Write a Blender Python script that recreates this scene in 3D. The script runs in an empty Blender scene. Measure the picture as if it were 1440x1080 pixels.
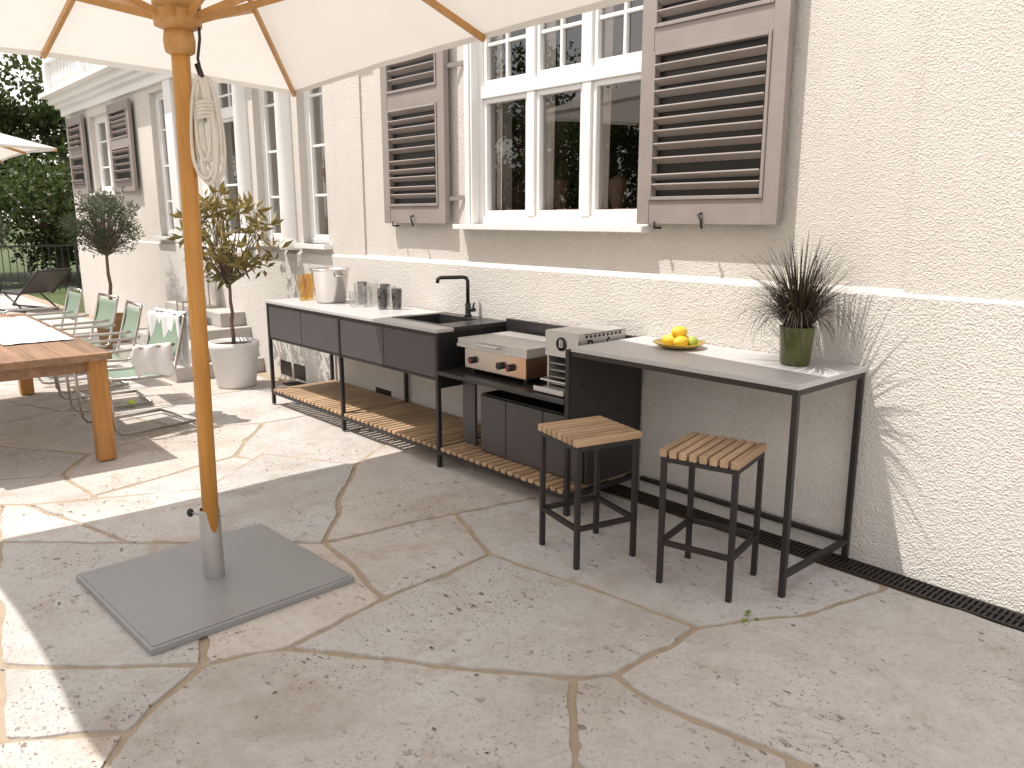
import bpy, math, random
from mathutils import Vector, Matrix, noise, geometry
R=random.Random(7)
scene=bpy.context.scene
# ------------------------------------------------------------------ materials
def newmat(name):
    m=bpy.data.materials.new(name); m.use_nodes=True
    nt=m.node_tree; b=nt.nodes["Principled BSDF"]
    return m,nt,b
def N(nt,t,**kw):
    n=nt.nodes.new(t)
    for k,v in kw.items():
        if k in n.inputs.keys(): n.inputs[k].default_value=v
        else: setattr(n,k,v)
    return n
def coords(nt,scale=(1,1,1)):
    tc=N(nt,"ShaderNodeTexCoord")
    if scale==(1,1,1): return tc.outputs["Object"]
    mp=N(nt,"ShaderNodeMapping")
    nt.links.new(tc.outputs["Object"],mp.inputs[0]); mp.inputs["Scale"].default_value=scale
    return mp.outputs[0]
def tex(nt,vec,scale,detail=3,rough=.6,dist=0):
    n=N(nt,"ShaderNodeTexNoise"); n.inputs["Scale"].default_value=scale
    n.inputs["Detail"].default_value=detail; n.inputs["Roughness"].default_value=rough
    n.inputs["Distortion"].default_value=dist
    nt.links.new(vec,n.inputs["Vector"]); return n.outputs[0]
def ramp(nt,fac,stops):
    r=N(nt,"ShaderNodeValToRGB"); e=r.color_ramp.elements
    while len(e)<len(stops): e.new(.5)
    for i,(p,c) in enumerate(stops):
        e[i].position=p; e[i].color=(c[0],c[1],c[2],1) if isinstance(c,(tuple,list)) else (c,c,c,1)
    nt.links.new(fac,r.inputs[0]); return r.outputs[0]
def mix(nt,fac,a,b,mode='MIX'):
    m=N(nt,"ShaderNodeMix",data_type='RGBA',blend_type=mode)
    def s(sock,v):
        if hasattr(v,"is_output"): nt.links.new(v,sock)
        elif isinstance(v,(int,float)): sock.default_value=v
        else: sock.default_value=(v[0],v[1],v[2],1)
    s(m.inputs[0],fac); s(m.inputs[6],a); s(m.inputs[7],b); return m.outputs[2]
def bump(nt,b,h,strength=.3,dist=.01,prev=None):
    n=N(nt,"ShaderNodeBump"); n.inputs["Strength"].default_value=strength; n.inputs["Distance"].default_value=dist
    nt.links.new(h,n.inputs["Height"])
    if prev: nt.links.new(prev,n.inputs["Normal"])
    nt.links.new(n.outputs[0],b.inputs["Normal"]); return n.outputs[0]
def plain(name,col,rough=.5,metal=0,var=.12,scale=9,bs=0,spec=.5):
    m,nt,b=newmat(name); v=coords(nt)
    t=tex(nt,v,scale,3)
    c=mix(nt,t,[x*(1-var) for x in col],[min(1,x*(1+var)) for x in col])
    nt.links.new(c,b.inputs["Base Color"])
    b.inputs["Metallic"].default_value=metal; b.inputs["Specular IOR Level"].default_value=spec
    rr=ramp(nt,t,[(0.2,max(0,rough-.1)),(.8,min(1,rough+.1))]); nt.links.new(rr,b.inputs["Roughness"])
    if bs: bump(nt,b,tex(nt,v,scale*12,2),bs,.002)
    return m
def wood(name,c1,c2,axis='x',rough=.55,scale=1):
    m,nt,b=newmat(name)
    s={'x':(1.5,22,22),'y':(22,1.5,22),'z':(22,22,1.5)}[axis]
    v=coords(nt,tuple(k*scale for k in s)); t=tex(nt,v,1.6,4,.65,.6)
    v2=coords(nt); t2=tex(nt,v2,2.3,2)
    c=ramp(nt,t,[(.25,c1),(.7,c2)]); c=mix(nt,ramp(nt,t2,[(.35,0.0),(.7,.45)]),c,[x*.7 for x in c1])
    at=N(nt,"ShaderNodeAttribute"); at.attribute_name="tint"
    c=mix(nt,1.0,c,at.outputs["Color"],'MULTIPLY')
    nt.links.new(c,b.inputs["Base Color"]); b.inputs["Roughness"].default_value=rough
    return m
def stucco(name,col,grain=90,st=.5,dist=.006,vor=True):
    m,nt,b=newmat(name); v=coords(nt)
    big=tex(nt,v,.7,3); mid=tex(nt,v,6,3)
    c=mix(nt,ramp(nt,big,[(.3,0),(.75,1)]),[x*.92 for x in col],col)
    fine=tex(nt,v,grain*.6,2,.7)
    c=mix(nt,ramp(nt,mid,[(.35,.0),(.8,.35)]),c,[x*.86 for x in col])
    c=mix(nt,ramp(nt,fine,[(.5,0),(.78,.5)]),c,[x*.70 for x in col])
    vs=coords(nt,(5,5,.35)); ds=tex(nt,vs,1.2,3)
    c=mix(nt,ramp(nt,ds,[(.52,0),(.8,.2)]),c,[col[0]*.68,col[1]*.66,col[2]*.63])
    nt.links.new(c,b.inputs["Base Color"]); b.inputs["Roughness"].default_value=.95
    b.inputs["Specular IOR Level"].default_value=.15
    n2=bump(nt,b,tex(nt,v,grain*.45,4,.8),st,dist)
    if vor:
        vo=N(nt,"ShaderNodeTexVoronoi"); vo.inputs["Scale"].default_value=grain; nt.links.new(v,vo.inputs["Vector"])
        bump(nt,b,vo.outputs["Distance"],st*.6,dist,n2)
    return m
M={}
M['stucco']=stucco("upper_stucco",(.75,.70,.645),125,.95,.008)
M['plinth']=stucco("plinth_roughcast",(.74,.70,.655),95,.9,.009)
M['white']=plain("white_paint",(.80,.79,.775),.4,var=.04)
M['fsteel']=plain("black_frame",(.020,.016,.016),.45,var=.2)
M['anthra']=plain("anthracite_panel",(.072,.065,.068),.42,var=.06,scale=3)
M['darktop']=plain("dark_worktop",(.028,.025,.026),.35,var=.08)
M['top']=plain("light_grey_laminate",(.50,.485,.48),.4,var=.04,scale=4)
M['shutter']=plain("shutter_paint",(.285,.245,.225),.6,var=.18,scale=5)
M['steel']=plain("brushed_steel",(.70,.67,.64),.22,1,var=.03,scale=5)
M['steelb']=plain("painted_steel",(.58,.56,.54),.35,.6,var=.05,scale=7)
M['galv']=plain("galvanised_sleeve",(.36,.35,.34),.4,.3,var=.1,scale=8)
M['plate']=plain("galvanised_plate",(.29,.292,.295),.42,.2,var=.14,scale=5,bs=.1)
M['tube']=plain("nickel_tube",(.50,.46,.42),.3,1)
M['black']=plain("matt_black",(.012,.011,.011),.4)
M['red']=plain("red_knob",(.22,.03,.02),.35)
M['slatx']=wood("teak_slat",(.42,.26,.14),(.64,.46,.30),'y')
M['pole']=wood("oiled_pole_wood",(.46,.20,.035),(.66,.32,.075),'z',.4)
M['rib']=wood("rib_wood",(.46,.22,.06),(.62,.34,.12),'x',.45)
M['table']=wood("weathered_table_wood",(.20,.11,.06),(.42,.25,.15),'x',.6,.6)
M['legw']=wood("orange_leg_wood",(.34,.14,.03),(.58,.28,.08),'z',.5,.7)
M['green']=plain("sage_sheet",(.22,.29,.22),.5)
M['towel']=plain("towel_cotton",(.80,.79,.79),.95,var=.06,scale=40)
M['lemon']=plain("lemon_skin",(.80,.55,.05),.42,var=.1,scale=30,bs=.3)
M['lime']=plain("lime_skin",(.35,.42,.06),.42,var=.15,scale=30)
M['brass']=plain("gold_plate",(.55,.40,.10),.35,.7)
M['potw']=plain("white_pot_glaze",(.72,.70,.68),.5,var=.06)
M['terra']=plain("basket",(.35,.20,.09),.7)
M['soil']=plain("soil",(.03,.022,.016),1)
M['bark']=plain("bark",(.16,.11,.08),.9,var=.3,scale=20)
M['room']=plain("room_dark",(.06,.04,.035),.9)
M['curtain']=plain("curtain",(.62,.54,.50),.9)
M['cushion']=plain("cushion_red",(.65,.36,.33),.9,var=.4,scale=40)
M['furn']=plain("room_furniture",(.25,.14,.09),.5)
M['drain']=plain("drain_iron",(.030,.024,.022),.6)
M['ball']=plain("ball_felt",(.55,.65,.06),.8)
M['roof']=plain("roof_tile",(.22,.09,.06),.8)
M['rope']=plain("cotton_rope",(.72,.68,.62),.9,var=.1,scale=60)
M['step']=plain("step_stone",(.45,.42,.39),.85,var=.2,scale=12,bs=.4)
M['fence']=plain("fence_iron",(.03,.03,.03),.6)
def reflsteel():
    m,nt,b=newmat("painted_reflection_steel"); tc=N(nt,"ShaderNodeTexCoord"); sx=N(nt,"ShaderNodeSeparateXYZ"); nt.links.new(tc.outputs["Object"],sx.inputs[0])
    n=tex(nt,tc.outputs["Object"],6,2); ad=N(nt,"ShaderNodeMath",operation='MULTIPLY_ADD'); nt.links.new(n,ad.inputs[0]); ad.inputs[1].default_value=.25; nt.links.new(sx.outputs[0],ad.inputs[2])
    c=ramp(nt,ad.outputs[0],[(.0,(.60,.56,.52)),(.22,(.58,.51,.44)),(.42,(.60,.38,.24))])  # orange reflection painted into the steel colour, copper towards the right
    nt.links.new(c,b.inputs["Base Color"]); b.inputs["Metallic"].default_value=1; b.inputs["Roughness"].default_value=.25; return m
M['steelrefl']=reflsteel()
def glassmat(name,tint=(1,1,1),base=.06,amt=.7,rough=.0):
    m=bpy.data.materials.new(name); m.use_nodes=True; nt=m.node_tree; nt.nodes.clear()
    o=N(nt,"ShaderNodeOutputMaterial"); t=N(nt,"ShaderNodeBsdfTransparent"); g=N(nt,"ShaderNodeBsdfGlossy")
    t.inputs[0].default_value=(*tint,1); g.inputs["Roughness"].default_value=rough
    lw=N(nt,"ShaderNodeLayerWeight"); pw=N(nt,"ShaderNodeMath",operation='POWER'); nt.links.new(lw.outputs["Facing"],pw.inputs[0]); pw.inputs[1].default_value=4
    ad=N(nt,"ShaderNodeMath",operation='MULTIPLY_ADD'); ad.inputs[1].default_value=amt; ad.inputs[2].default_value=base; nt.links.new(pw.outputs[0],ad.inputs[0])
    ms=N(nt,"ShaderNodeMixShader"); nt.links.new(ad.outputs[0],ms.inputs[0]); nt.links.new(t.outputs[0],ms.inputs[1]); nt.links.new(g.outputs[0],ms.inputs[2])
    nt.links.new(ms.outputs[0],o.inputs[0]); return m
M['glass']=glassmat("window_glass",(.88,.89,.88),.16)
M['tumbler']=glassmat("clear_glass",(.93,.93,.92),.10)
M['smoke']=glassmat("smoked_glass",(.50,.48,.47),.10)
M['amber']=glassmat("amber_glass",(.95,.80,.45),.10)
M['gpot']=plain("green_glazed_pot",(.075,.085,.022),.15,var=.3)
def canopymat():
    m=bpy.data.materials.new("canopy_fabric"); m.use_nodes=True; nt=m.node_tree; nt.nodes.clear()
    o=N(nt,"ShaderNodeOutputMaterial"); d=N(nt,"ShaderNodeBsdfDiffuse"); t=N(nt,"ShaderNodeBsdfTranslucent")
    v=coords(nt); c=mix(nt,tex(nt,v,2,3),(.72,.695,.655),(.80,.775,.735))
    nt.links.new(c,d.inputs[0]); nt.links.new(c,t.inputs[0])
    ms=N(nt,"ShaderNodeMixShader"); ms.inputs[0].default_value=.33
    nt.links.new(d.outputs[0],ms.inputs[1]); nt.links.new(t.outputs[0],ms.inputs[2]); nt.links.new(ms.outputs[0],o.inputs[0]); return m
M['canopy']=canopymat()
def leafmat(name,c1,c2,trans=.35,rough=.5):
    m=bpy.data.materials.new(name); m.use_nodes=True; nt=m.node_tree; b=nt.nodes["Principled BSDF"]; o=nt.nodes["Material Output"]
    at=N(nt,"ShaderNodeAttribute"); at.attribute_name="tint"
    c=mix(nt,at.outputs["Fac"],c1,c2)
    nt.links.new(c,b.inputs["Base Color"]); b.inputs["Roughness"].default_value=rough
    t=N(nt,"ShaderNodeBsdfTranslucent"); nt.links.new(c,t.inputs[0])
    ms=N(nt,"ShaderNodeMixShader"); ms.inputs[0].default_value=trans
    nt.links.new(b.outputs[0],ms.inputs[1]); nt.links.new(t.outputs[0],ms.inputs[2]); nt.links.new(ms.outputs[0],o.inputs[0]); return m
M['leaf']=leafmat("tree_leaves",(.025,.040,.010),(.10,.14,.035))
M['olive']=leafmat("olive_leaves",(.05,.065,.035),(.17,.20,.12))
M['rhodo']=leafmat("shrub_leaves",(.075,.095,.02),(.38,.27,.09))
M['grassblade']=leafmat("purple_grass",(.022,.013,.011),(.085,.065,.035),.2)
def stonemat():
    m,nt,b=newmat("travertine"); v=coords(nt)
    at=N(nt,"ShaderNodeAttribute"); at.attribute_name="tint"
    n1=tex(nt,v,1.1,4,.6,.3); n2=tex(nt,v,7,4,.7); n3=tex(nt,v,38,3,.7)
    c=ramp(nt,n1,[(.30,(.42,.37,.33)),(.5,(.53,.495,.46)),(.70,(.59,.57,.55))])
    c=mix(nt,ramp(nt,n2,[(.42,0),(.72,.5)]),c,(.64,.62,.60))
    c=mix(nt,ramp(nt,n3,[(.48,0),(.72,.5)]),c,(.38,.34,.31))
    st=tex(nt,v,2.7,5,.75,.8); c=mix(nt,ramp(nt,st,[(.54,0),(.67,.5)]),c,(.39,.295,.24))
    msk=ramp(nt,tex(nt,v,1.7,3,.65),[(.40,.0),(.60,1)])
    v3=coords(nt,(1,1.7,1))
    p1=ramp(nt,tex(nt,v3,18,3,.55),[(.645,0),(.68,1)]); p2=ramp(nt,tex(nt,v,70,2,.5),[(.64,0),(.69,1)])
    p=mix(nt,1.0,mix(nt,1.0,p1,p2,'LIGHTEN'),msk,'MULTIPLY')
    c=mix(nt,mix(nt,.82,(0,0,0),p),c,(.13,.09,.07))
    c=mix(nt,1.0,c,at.outputs["Color"],'MULTIPLY')
    nt.links.new(c,b.inputs["Base Color"]); b.inputs["Roughness"].default_value=.8; b.inputs["Specular IOR Level"].default_value=.3
    h=mix(nt,.35,n2,n3); h=mix(nt,mix(nt,.8,(0,0,0),p),h,(0,0,0))
    bump(nt,b,h,.75,.014)
    return m
M['stone']=stonemat()
M['mortar']=plain("sandy_mortar",(.36,.29,.215),.95,var=.3,scale=14,bs=.6)
def grassmat():
    m,nt,b=newmat("lawn"); v=coords(nt)
    c=mix(nt,tex(nt,v,3,5,.7),(.035,.055,.015),(.10,.13,.04)); nt.links.new(c,b.inputs["Base Color"])
    b.inputs["Roughness"].default_value=.95; return m
M['lawn']=grassmat()
# ------------------------------------------------------------------ builder
def root(name,loc=(0,0,0),rz=0):
    o=bpy.data.objects.new(name,None); scene.collection.objects.link(o); o.location=loc; o.rotation_euler=(0,0,rz); o.empty_display_size=.2; return o
class MB:
    def __init__(s): s.v=[]; s.f=[]; s.sm=[]; s.t=[]; s.tint=1.0
    def face(s,idx,sm=False): s.f.append(idx); s.sm.append(sm); s.t.append(s.tint)
    def box(s,x0,x1,y0,y1,z0,z1,mat=None,jit=0):
        if jit: s.tint=1-R.random()*jit
        b=len(s.v)
        for x,y,z in ((x0,y0,z0),(x1,y0,z0),(x1,y1,z0),(x0,y1,z0),(x0,y0,z1),(x1,y0,z1),(x1,y1,z1),(x0,y1,z1)):
            p=Vector((x,y,z)); 
            if mat is not None: p=mat@p
            s.v.append(p)
        for q in ((0,3,2,1),(4,5,6,7),(0,1,5,4),(1,2,6,5),(2,3,7,6),(3,0,4,7)): s.face([b+i for i in q])
        return s
    def beam(s,p0,p1,w,h):
        p0=Vector(p0);p1=Vector(p1); d=p1-p0; L=d.length; q=d.to_track_quat('X','Z').to_matrix().to_4x4()
        return s.box(0,L,-w/2,w/2,-h/2,h/2,Matrix.Translation(p0)@q)
    def tube(s,pts,r,n=10,caps=True,closed=False):
        pts=[Vector(p) for p in pts]; b=len(s.v); m=len(pts)
        rs=r if isinstance(r,(list,tuple)) else [r]*m
        up=None
        for i,p in enumerate(pts):
            if closed: d=(pts[(i+1)%m]-pts[i-1])
            else: d=(pts[min(i+1,m-1)]-pts[max(i-1,0)])
            d.normalize()
            if up is None: up=d.orthogonal().normalized()
            else: up=(up-d*up.dot(d)); up=up.normalized() if up.length>1e-6 else d.orthogonal().normalized()
            sd=d.cross(up)
            for k in range(n):
                a=2*math.pi*k/n; s.v.append(p+(up*math.cos(a)+sd*math.sin(a))*rs[i])
        for i in range(m if closed else m-1):
            for k in range(n):
                i2=(i+1)%m
                s.face([b+i*n+k,b+i*n+(k+1)%n,b+i2*n+(k+1)%n,b+i2*n+k],True)
        if caps and not closed:
            s.face([b+k for k in range(n)][::-1]); s.face([b+(m-1)*n+k for k in range(n)])
        return s
    def lathe(s,prof,c=(0,0,0),n=32):
        b=len(s.v); c=Vector(c)
        for r,z in prof:
            for k in range(n):
                a=2*math.pi*k/n; s.v.append(c+Vector((r*math.cos(a),r*math.sin(a),z)))
        for i in range(len(prof)-1):
            for k in range(n): s.face([b+i*n+k,b+i*n+(k+1)%n,b+(i+1)*n+(k+1)%n,b+(i+1)*n+k],True)
        return s
    def grid(s,fn,nu,nv,sm=True):
        b=len(s.v)
        for j in range(nv+1):
            for i in range(nu+1): s.v.append(Vector(fn(i/nu,j/nv)))
        for j in range(nv):
            for i in range(nu):
                a=b+j*(nu+1)+i; s.face([a,a+1,a+nu+2,a+nu+1],sm)
        return s
    def ico(s,c,rx,ry,rz,n=12):
        c=Vector(c)
        return s.grid(lambda u,v:(c.x+rx*math.sin(math.pi*v)*math.cos(2*math.pi*u),c.y+ry*math.sin(math.pi*v)*math.sin(2*math.pi*u),c.z+rz*math.cos(math.pi*v)),n*2,n)
    def done(s,name,mat,parent=None,bevel=0,tints=False,solid=0):
        me=bpy.data.meshes.new(name); me.from_pydata([tuple(v) for v in s.v],[],s.f); 
        me.polygons.foreach_set("use_smooth",s.sm)
        ca=me.color_attributes.new("tint",'FLOAT_COLOR','CORNER'); arr=[]
        for f,t in zip(s.f,s.t):
            tt=t if isinstance(t,tuple) else (t,t,t)
            arr+= [tt[0],tt[1],tt[2],1]*len(f)
        ca.data.foreach_set("color",arr)
        me.materials.append(mat); me.update()
        o=bpy.data.objects.new(name,me); scene.collection.objects.link(o)
        if parent: o.parent=parent
        if bevel:
            m=o.modifiers.new("b",'BEVEL'); m.width=bevel; m.segments=2; m.limit_method='ANGLE'; m.angle_limit=math.radians(50)
        if solid:
            m=o.modifiers.new("s",'SOLIDIFY'); m.thickness=solid
        return o
# ------------------------------------------------------------------ ground
WY=3.66
g=MB(); g.v=[Vector(p) for p in ((-400,-400,-.03),(400,-400,-.03),(400,400,-.03),(-400,400,-.03))]; g.face([0,1,2,3])
g.done("ground",M['lawn'])
terr=root("stone_terrace")
t=MB(); t.box(-20.5,5,-9,WY+.02,-.2,0); t.done("mortar_bed",M['mortar'],terr)
def jag(poly,inset,amp,step=.06):
    A=sum(poly[i][0]*poly[(i+1)%len(poly)][1]-poly[(i+1)%len(poly)][0]*poly[i][1] for i in range(len(poly)))
    if A<0: poly=poly[::-1]
    out=[]; n=len(poly)
    for i in range(n):
        a=Vector(poly[i]);b=Vector(poly[(i+1)%n]); d=b-a; L=d.length
        if L<1e-4: continue
        d/=L; nn=Vector((-d.y,d.x)); k=max(2,int(L/step))
        for j in range(k+1):
            if j in(0,k): tt=(inset*1.3 if j==0 else L-inset*1.3)
            else: tt=L*j/k
            if L<3.5*inset: tt=L*.5
            elif tt<inset*1.3-1e-6 or tt>L-inset*1.3+1e-6: continue
            p=a+d*tt
            w=noise.noise(Vector((p.x*9,p.y*9,3)))*amp+noise.noise(Vector((p.x*33,p.y*33,1)))*amp*.8
            bow=(noise.noise(Vector((p.x*2.3,p.y*2.3,5)))*.03+noise.noise(Vector((p.x*7,p.y*7,15)))*.018)*math.sin(math.pi*min(1,max(0,tt/L)))
            dirw=nn if (nn.x+nn.y*.37)>0 else -nn
            p=p+nn*(inset+w*.7)+dirw*bow
            out.append((p.x,p.y))
            if L<3.5*inset: break
    return out
def stone(mb,poly,inset,z,tint):
    pts=jag(poly,inset,.013,.045); n=len(pts); mb.tint=tint
    if n<5: return
    try:
        vs=[Vector(p) for p in pts]
        vo,eo,fo,_,_,_=geometry.delaunay_2d_cdt(vs,[(i,(i+1)%n) for i in range(n)],[],1,1e-5)
    except Exception: return
    b=len(mb.v)
    for v in vo: mb.v.append(Vector((v.x,v.y,z)))
    for f_ in fo:
        f_=list(f_); a_=vo[f_[0]];b_=vo[f_[1]];c_=vo[f_[2]]
        cr=(b_-a_).cross(c_-a_)
        if abs(cr)<1e-7: continue
        mb.face([b+i for i in (f_ if cr>0 else f_[::-1])])
    b=len(mb.v); cx=sum(p[0] for p in pts)/n; cy=sum(p[1] for p in pts)/n
    for x,y in pts: mb.v.append(Vector((x,y,z)))
    for x,y in pts:
        d=Vector((x-cx,y-cy)); d=d.normalized()*.004
        mb.v.append(Vector((x+d.x,y+d.y,-.003)))
    for i in range(n): mb.face([b+n+i,b+n+(i+1)%n,b+(i+1)%n,b+i])
def rt():
    k=.86+.15*R.random(); w=R.uniform(-.03,.03); return (k+w,k,k-w)
V=dict(a=(-4.63,.59),b=(-4.18,1.08),c=(-3.87,1.40),d=(-3.51,1.83),e=(-3.38,2.59),f=(-2.83,2.38),g=(-2.78,1.73),h=(-2.68,1.22),i=(-2.78,.93),
 j=(-3.28,.36),k=(-2.10,2.50),l=(-1.72,2.54),m=(-1.48,2.96),n=(-1.36,3.44),p=(-1.71,2.03),q=(-1.80,1.90),r=(-1.47,1.57),s=(-2.54,.60),t=(-2.43,.50),
 u=(-2.77,.28),v=(-1.40,2.02),w=(-1.05,2.09),y=(-5.15,.82),z=(-4.74,1.70),A=(-5.21,2.29),B=(-4.56,2.65),C=(-5.26,.70),D=(-3.27,3.15),E=(-4.97,3.26),
 W1=(-4.9,3.50),W2=(-3.2,3.50),W3=(-1.38,3.50),W4=(-.15,3.50),O1=(.25,2.4),O2=(-.75,1.55),O3=(-1.15,1.25),O4=(-2.2,.35),O5=(-2.6,.05),O6=(-3.4,.0),O7=(-4.6,.1),O8=(-5.3,.3))
def parse(s):
    o=[];i=0
    while i<len(s):
        if i+1<len(s) and s[i+1].isdigit(): o.append(s[i:i+2]);i+=2
        else: o.append(s[i]);i+=1
    return o
polys=[parse(s) for s in ["hgfklpq","feDW2W3nmlk","plmnW3W4O1wv","qpvwO2r","ihqrO3O4ts","jisu","ustO4O5","abcij","cdghi","defg","Cyba","yzcb","zABdc","BEW1W2Ded","uO5O6j","jO6O7a","aO7O8C"]]
polys[13]=["B","E","W1","W2","D","e","d"]
outer=parse("O8CyzABEW1W2W3W4O1wO2rO3O4O5O6O7")
ms=MB()
P0=[Vector(V[k]) for k in outer]; nO=len(P0)
area=sum(P0[i].x*P0[(i+1)%nO].y-P0[(i+1)%nO].x*P0[i].y for i in range(nO))
sg=1 if area<0 else -1
pp=[]
for i in range(nO):
    d=(P0[(i+1)%nO]-P0[i-1]).normalized(); pp.append(P0[i]+Vector((-d.y,d.x))*.03*sg)
vo,eo,fo,_,_,_=geometry.delaunay_2d_cdt(pp,[(i,(i+1)%nO) for i in range(nO)],[],1,1e-5)
for p in vo: ms.v.append(Vector((p.x,p.y,.005)))
for f_ in fo:
    f_=list(f_); cr=(vo[f_[1]]-vo[f_[0]]).cross(vo[f_[2]]-vo[f_[0]]); ms.face(f_ if cr>0 else f_[::-1])
ms.done("mortar_joints",M['mortar'],terr)
st=MB()
for pl in polys: stone(st,[V[k] for k in pl],.0165,.013,rt())
st.done("flagstones_near",M['stone'],terr)
def clip(poly,nx,ny,c):
    out=[]
    for i in range(len(poly)):
        a=poly[i];b=poly[(i+1)%len(poly)]; da=nx*a[0]+ny*a[1]-c; db=nx*b[0]+ny*b[1]-c
        if da<=0: out.append(a)
        if (da<0)!=(db<0) and da!=db:
            tt=da/(da-db); out.append((a[0]+(b[0]-a[0])*tt,a[1]+(b[1]-a[1])*tt))
    return out
def inside(pt,poly):
    r=False;n=len(poly)
    for i in range(n):
        a=poly[i];b=poly[i-1]
        if (a[1]>pt[1])!=(b[1]>pt[1]) and pt[0]<(b[0]-a[0])*(pt[1]-a[1])/(b[1]-a[1])+a[0]: r=not r
    return r
seeds=[]; sp=1.22
yy=-8.8; row=0
while yy<3.6:
    xx=-20.3+(row%2)*.5
    while xx<4.9:
        seeds.append((xx+R.uniform(-.46,.46),yy+R.uniform(-.42,.42))); xx+=sp*1.08
    yy+=sp*.86; row+=1
fl=MB(); OP=[V[k] for k in outer]
for s0 in seeds:
    if inside(s0,OP) and min((Vector(s0)-Vector(p)).length for p in OP)>1.0: continue
    poly=[(-20.4,-8.9),(4.9,-8.9),(4.9,3.5),(-20.4,3.5)]
    for s1 in seeds:
        if s1 is s0 or abs(s1[0]-s0[0])>4 or abs(s1[1]-s0[1])>4: continue
        nx,ny=s1[0]-s0[0],s1[1]-s0[1]; c=(s1[0]**2+s1[1]**2-s0[0]**2-s0[1]**2)/2
        poly=clip(poly,nx,ny,c)
        if len(poly)<3: break
    if len(poly)>=3: stone(fl,poly,.018,.0035,rt())
fl.done("flagstones_far",M['stone'],terr)
dr=root("drain_grate",(0,0,0))
d=MB(); d.box(-7.4,4.8,3.515,3.645,.0,.004); d.done("channel",M['black'],dr)
d=MB(); d.box(-7.4,4.8,3.505,3.517,.0,.016); d.box(-7.4,4.8,3.643,3.655,.0,.016)
x=-7.39
while x<4.8: d.box(x,x+.011,3.517,3.643,.004,.0145); x+=.024
d.box(-7.4,4.8,3.575,3.582,.004,.0152)
d.done("bars",M['drain'],dr)
# ------------------------------------------------------------------ house
H=root("plastered_house")
w=MB()
w.box(-15.3,6,WY,4.1,-.1,1.30); 
b=len(w.v); w.v+=[Vector(p) for p in ((-15.3,WY,1.30),(6,WY,1.30),(6,3.705,1.335),(-15.3,3.705,1.335))]; w.face([b,b+1,b+2,b+3])
w.done("plinth",M['plinth'],H)
w=MB()
wx0,wx1,wz0,wz1=-4.60,-2.97,1.60,3.15
def wallseg(x0,x1,y,z0,z1): w.box(x0,x1,y,4.1,z0,z1)
Y0=3.70
wallseg(-6.04,wx0,Y0,1.302,6.4); wallseg(wx1,-1.5,Y0,1.302,6.4); wallseg(wx0,wx1,Y0,1.302,wz0); wallseg(wx0,wx1,Y0,wz1,6.4)
wallseg(-1.5,6,3.68,1.302,6.4)
ops=[(-15.3,-13.95,None),(-13.95,-12.75,(2.02,3.15)),(-12.75,-11.15,None),(-11.15,-10.6,(1.40,3.2)),(-10.6,-9.25,None),(-9.25,-8.55,(1.36,3.2)),(-8.55,-8.1,None),(-8.1,-7.6,(1.40,3.2)),(-7.6,-7.15,None),(-7.15,-6.66,(1.40,3.2)),(-6.66,-6.04,None)]
for x0,x1,o in ops:
    if o is None: wallseg(x0,x1,3.685,1.302,3.6)
    else:
        if o[0]>1.31: wallseg(x0,x1,3.685,1.302,o[0])
        wallseg(x0,x1,3.685,o[1],3.6)
w.box(-15.3,-15.0,4.1,12,-.1,3.6); w.box(5.7,6,4.1,12,-.1,6.4); w.box(-15.3,6,11.7,12,-.1,3.6); w.box(-6.04,6,11.7,12,3.6,6.4); w.box(-6.04,-5.74,4.1,11.7,3.6,6.4)
w.done("walls",M['stucco'],H)
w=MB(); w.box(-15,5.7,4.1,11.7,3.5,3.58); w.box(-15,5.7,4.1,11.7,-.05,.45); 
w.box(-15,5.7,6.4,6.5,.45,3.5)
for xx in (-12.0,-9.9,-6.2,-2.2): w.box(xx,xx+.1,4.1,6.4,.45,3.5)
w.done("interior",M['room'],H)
w=MB(); w.box(-4.6,-3.6,5.9,6.38,.46,1.75); w.box(-6.0,-5.2,4.9,5.3,.46,2.75); w.box(-5.1,-4.9,4.6,4.65,1.5,2.6)
for xx in (-4.5,-4.15,-3.9,-5.0): w.lathe([(.05,1.4),(.06,1.45),(.02,1.6),(.09,1.9),(.0,1.95)],(xx,4.5,0),12)
w.lathe([(.01,2.95),(.16,2.75),(.22,2.55),(.0,2.5)],(-4.6,5.0,0),16)
w.done("room_furniture",M['furn'],H)
w=MB(); b0=[(-6.4,3.3,6.4),(6.4,3.3,6.4),(6.4,12.4,6.4),(-6.4,12.4,6.4),(-2.5,7.8,9.3),(2.5,7.8,9.3)]
w.v=[Vector(p) for p in b0]; w.face([0,1,5,4]);w.face([1,2,5]);w.face([2,3,4,5]);w.face([3,0,4]);w.face([3,2,1,0]); w.done("roof",M['roof'],H)
w=MB()
w.box(-15.42,-6.05,3.57,4.1,3.40,3.46); w.box(-15.5,-6.05,3.50,4.1,3.462,3.56); w.box(-15.6,-6.05,3.38,4.1,3.562,3.63)
w.box(-15.38,-6.05,3.64,3.684,3.28,3.40)
w.box(-15.5,-6.05,3.48,3.66,4.10,4.17); w.box(-15.5,-6.05,3.5,3.64,3.632,3.69)
x=-15.4
while x<-6.2:
    w.lathe([(.035,3.69),(.055,3.78),(.05,3.84),(.025,3.95),(.03,4.02),(.045,4.10)],(x,3.57,0),8); x+=.2
for x in (-15.45,-13.4,-11.3,-9.2): w.box(x-.09,x+.09,3.47,3.67,3.69,4.099)
w.done("cornice_balustrade",M['white'],H)
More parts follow.
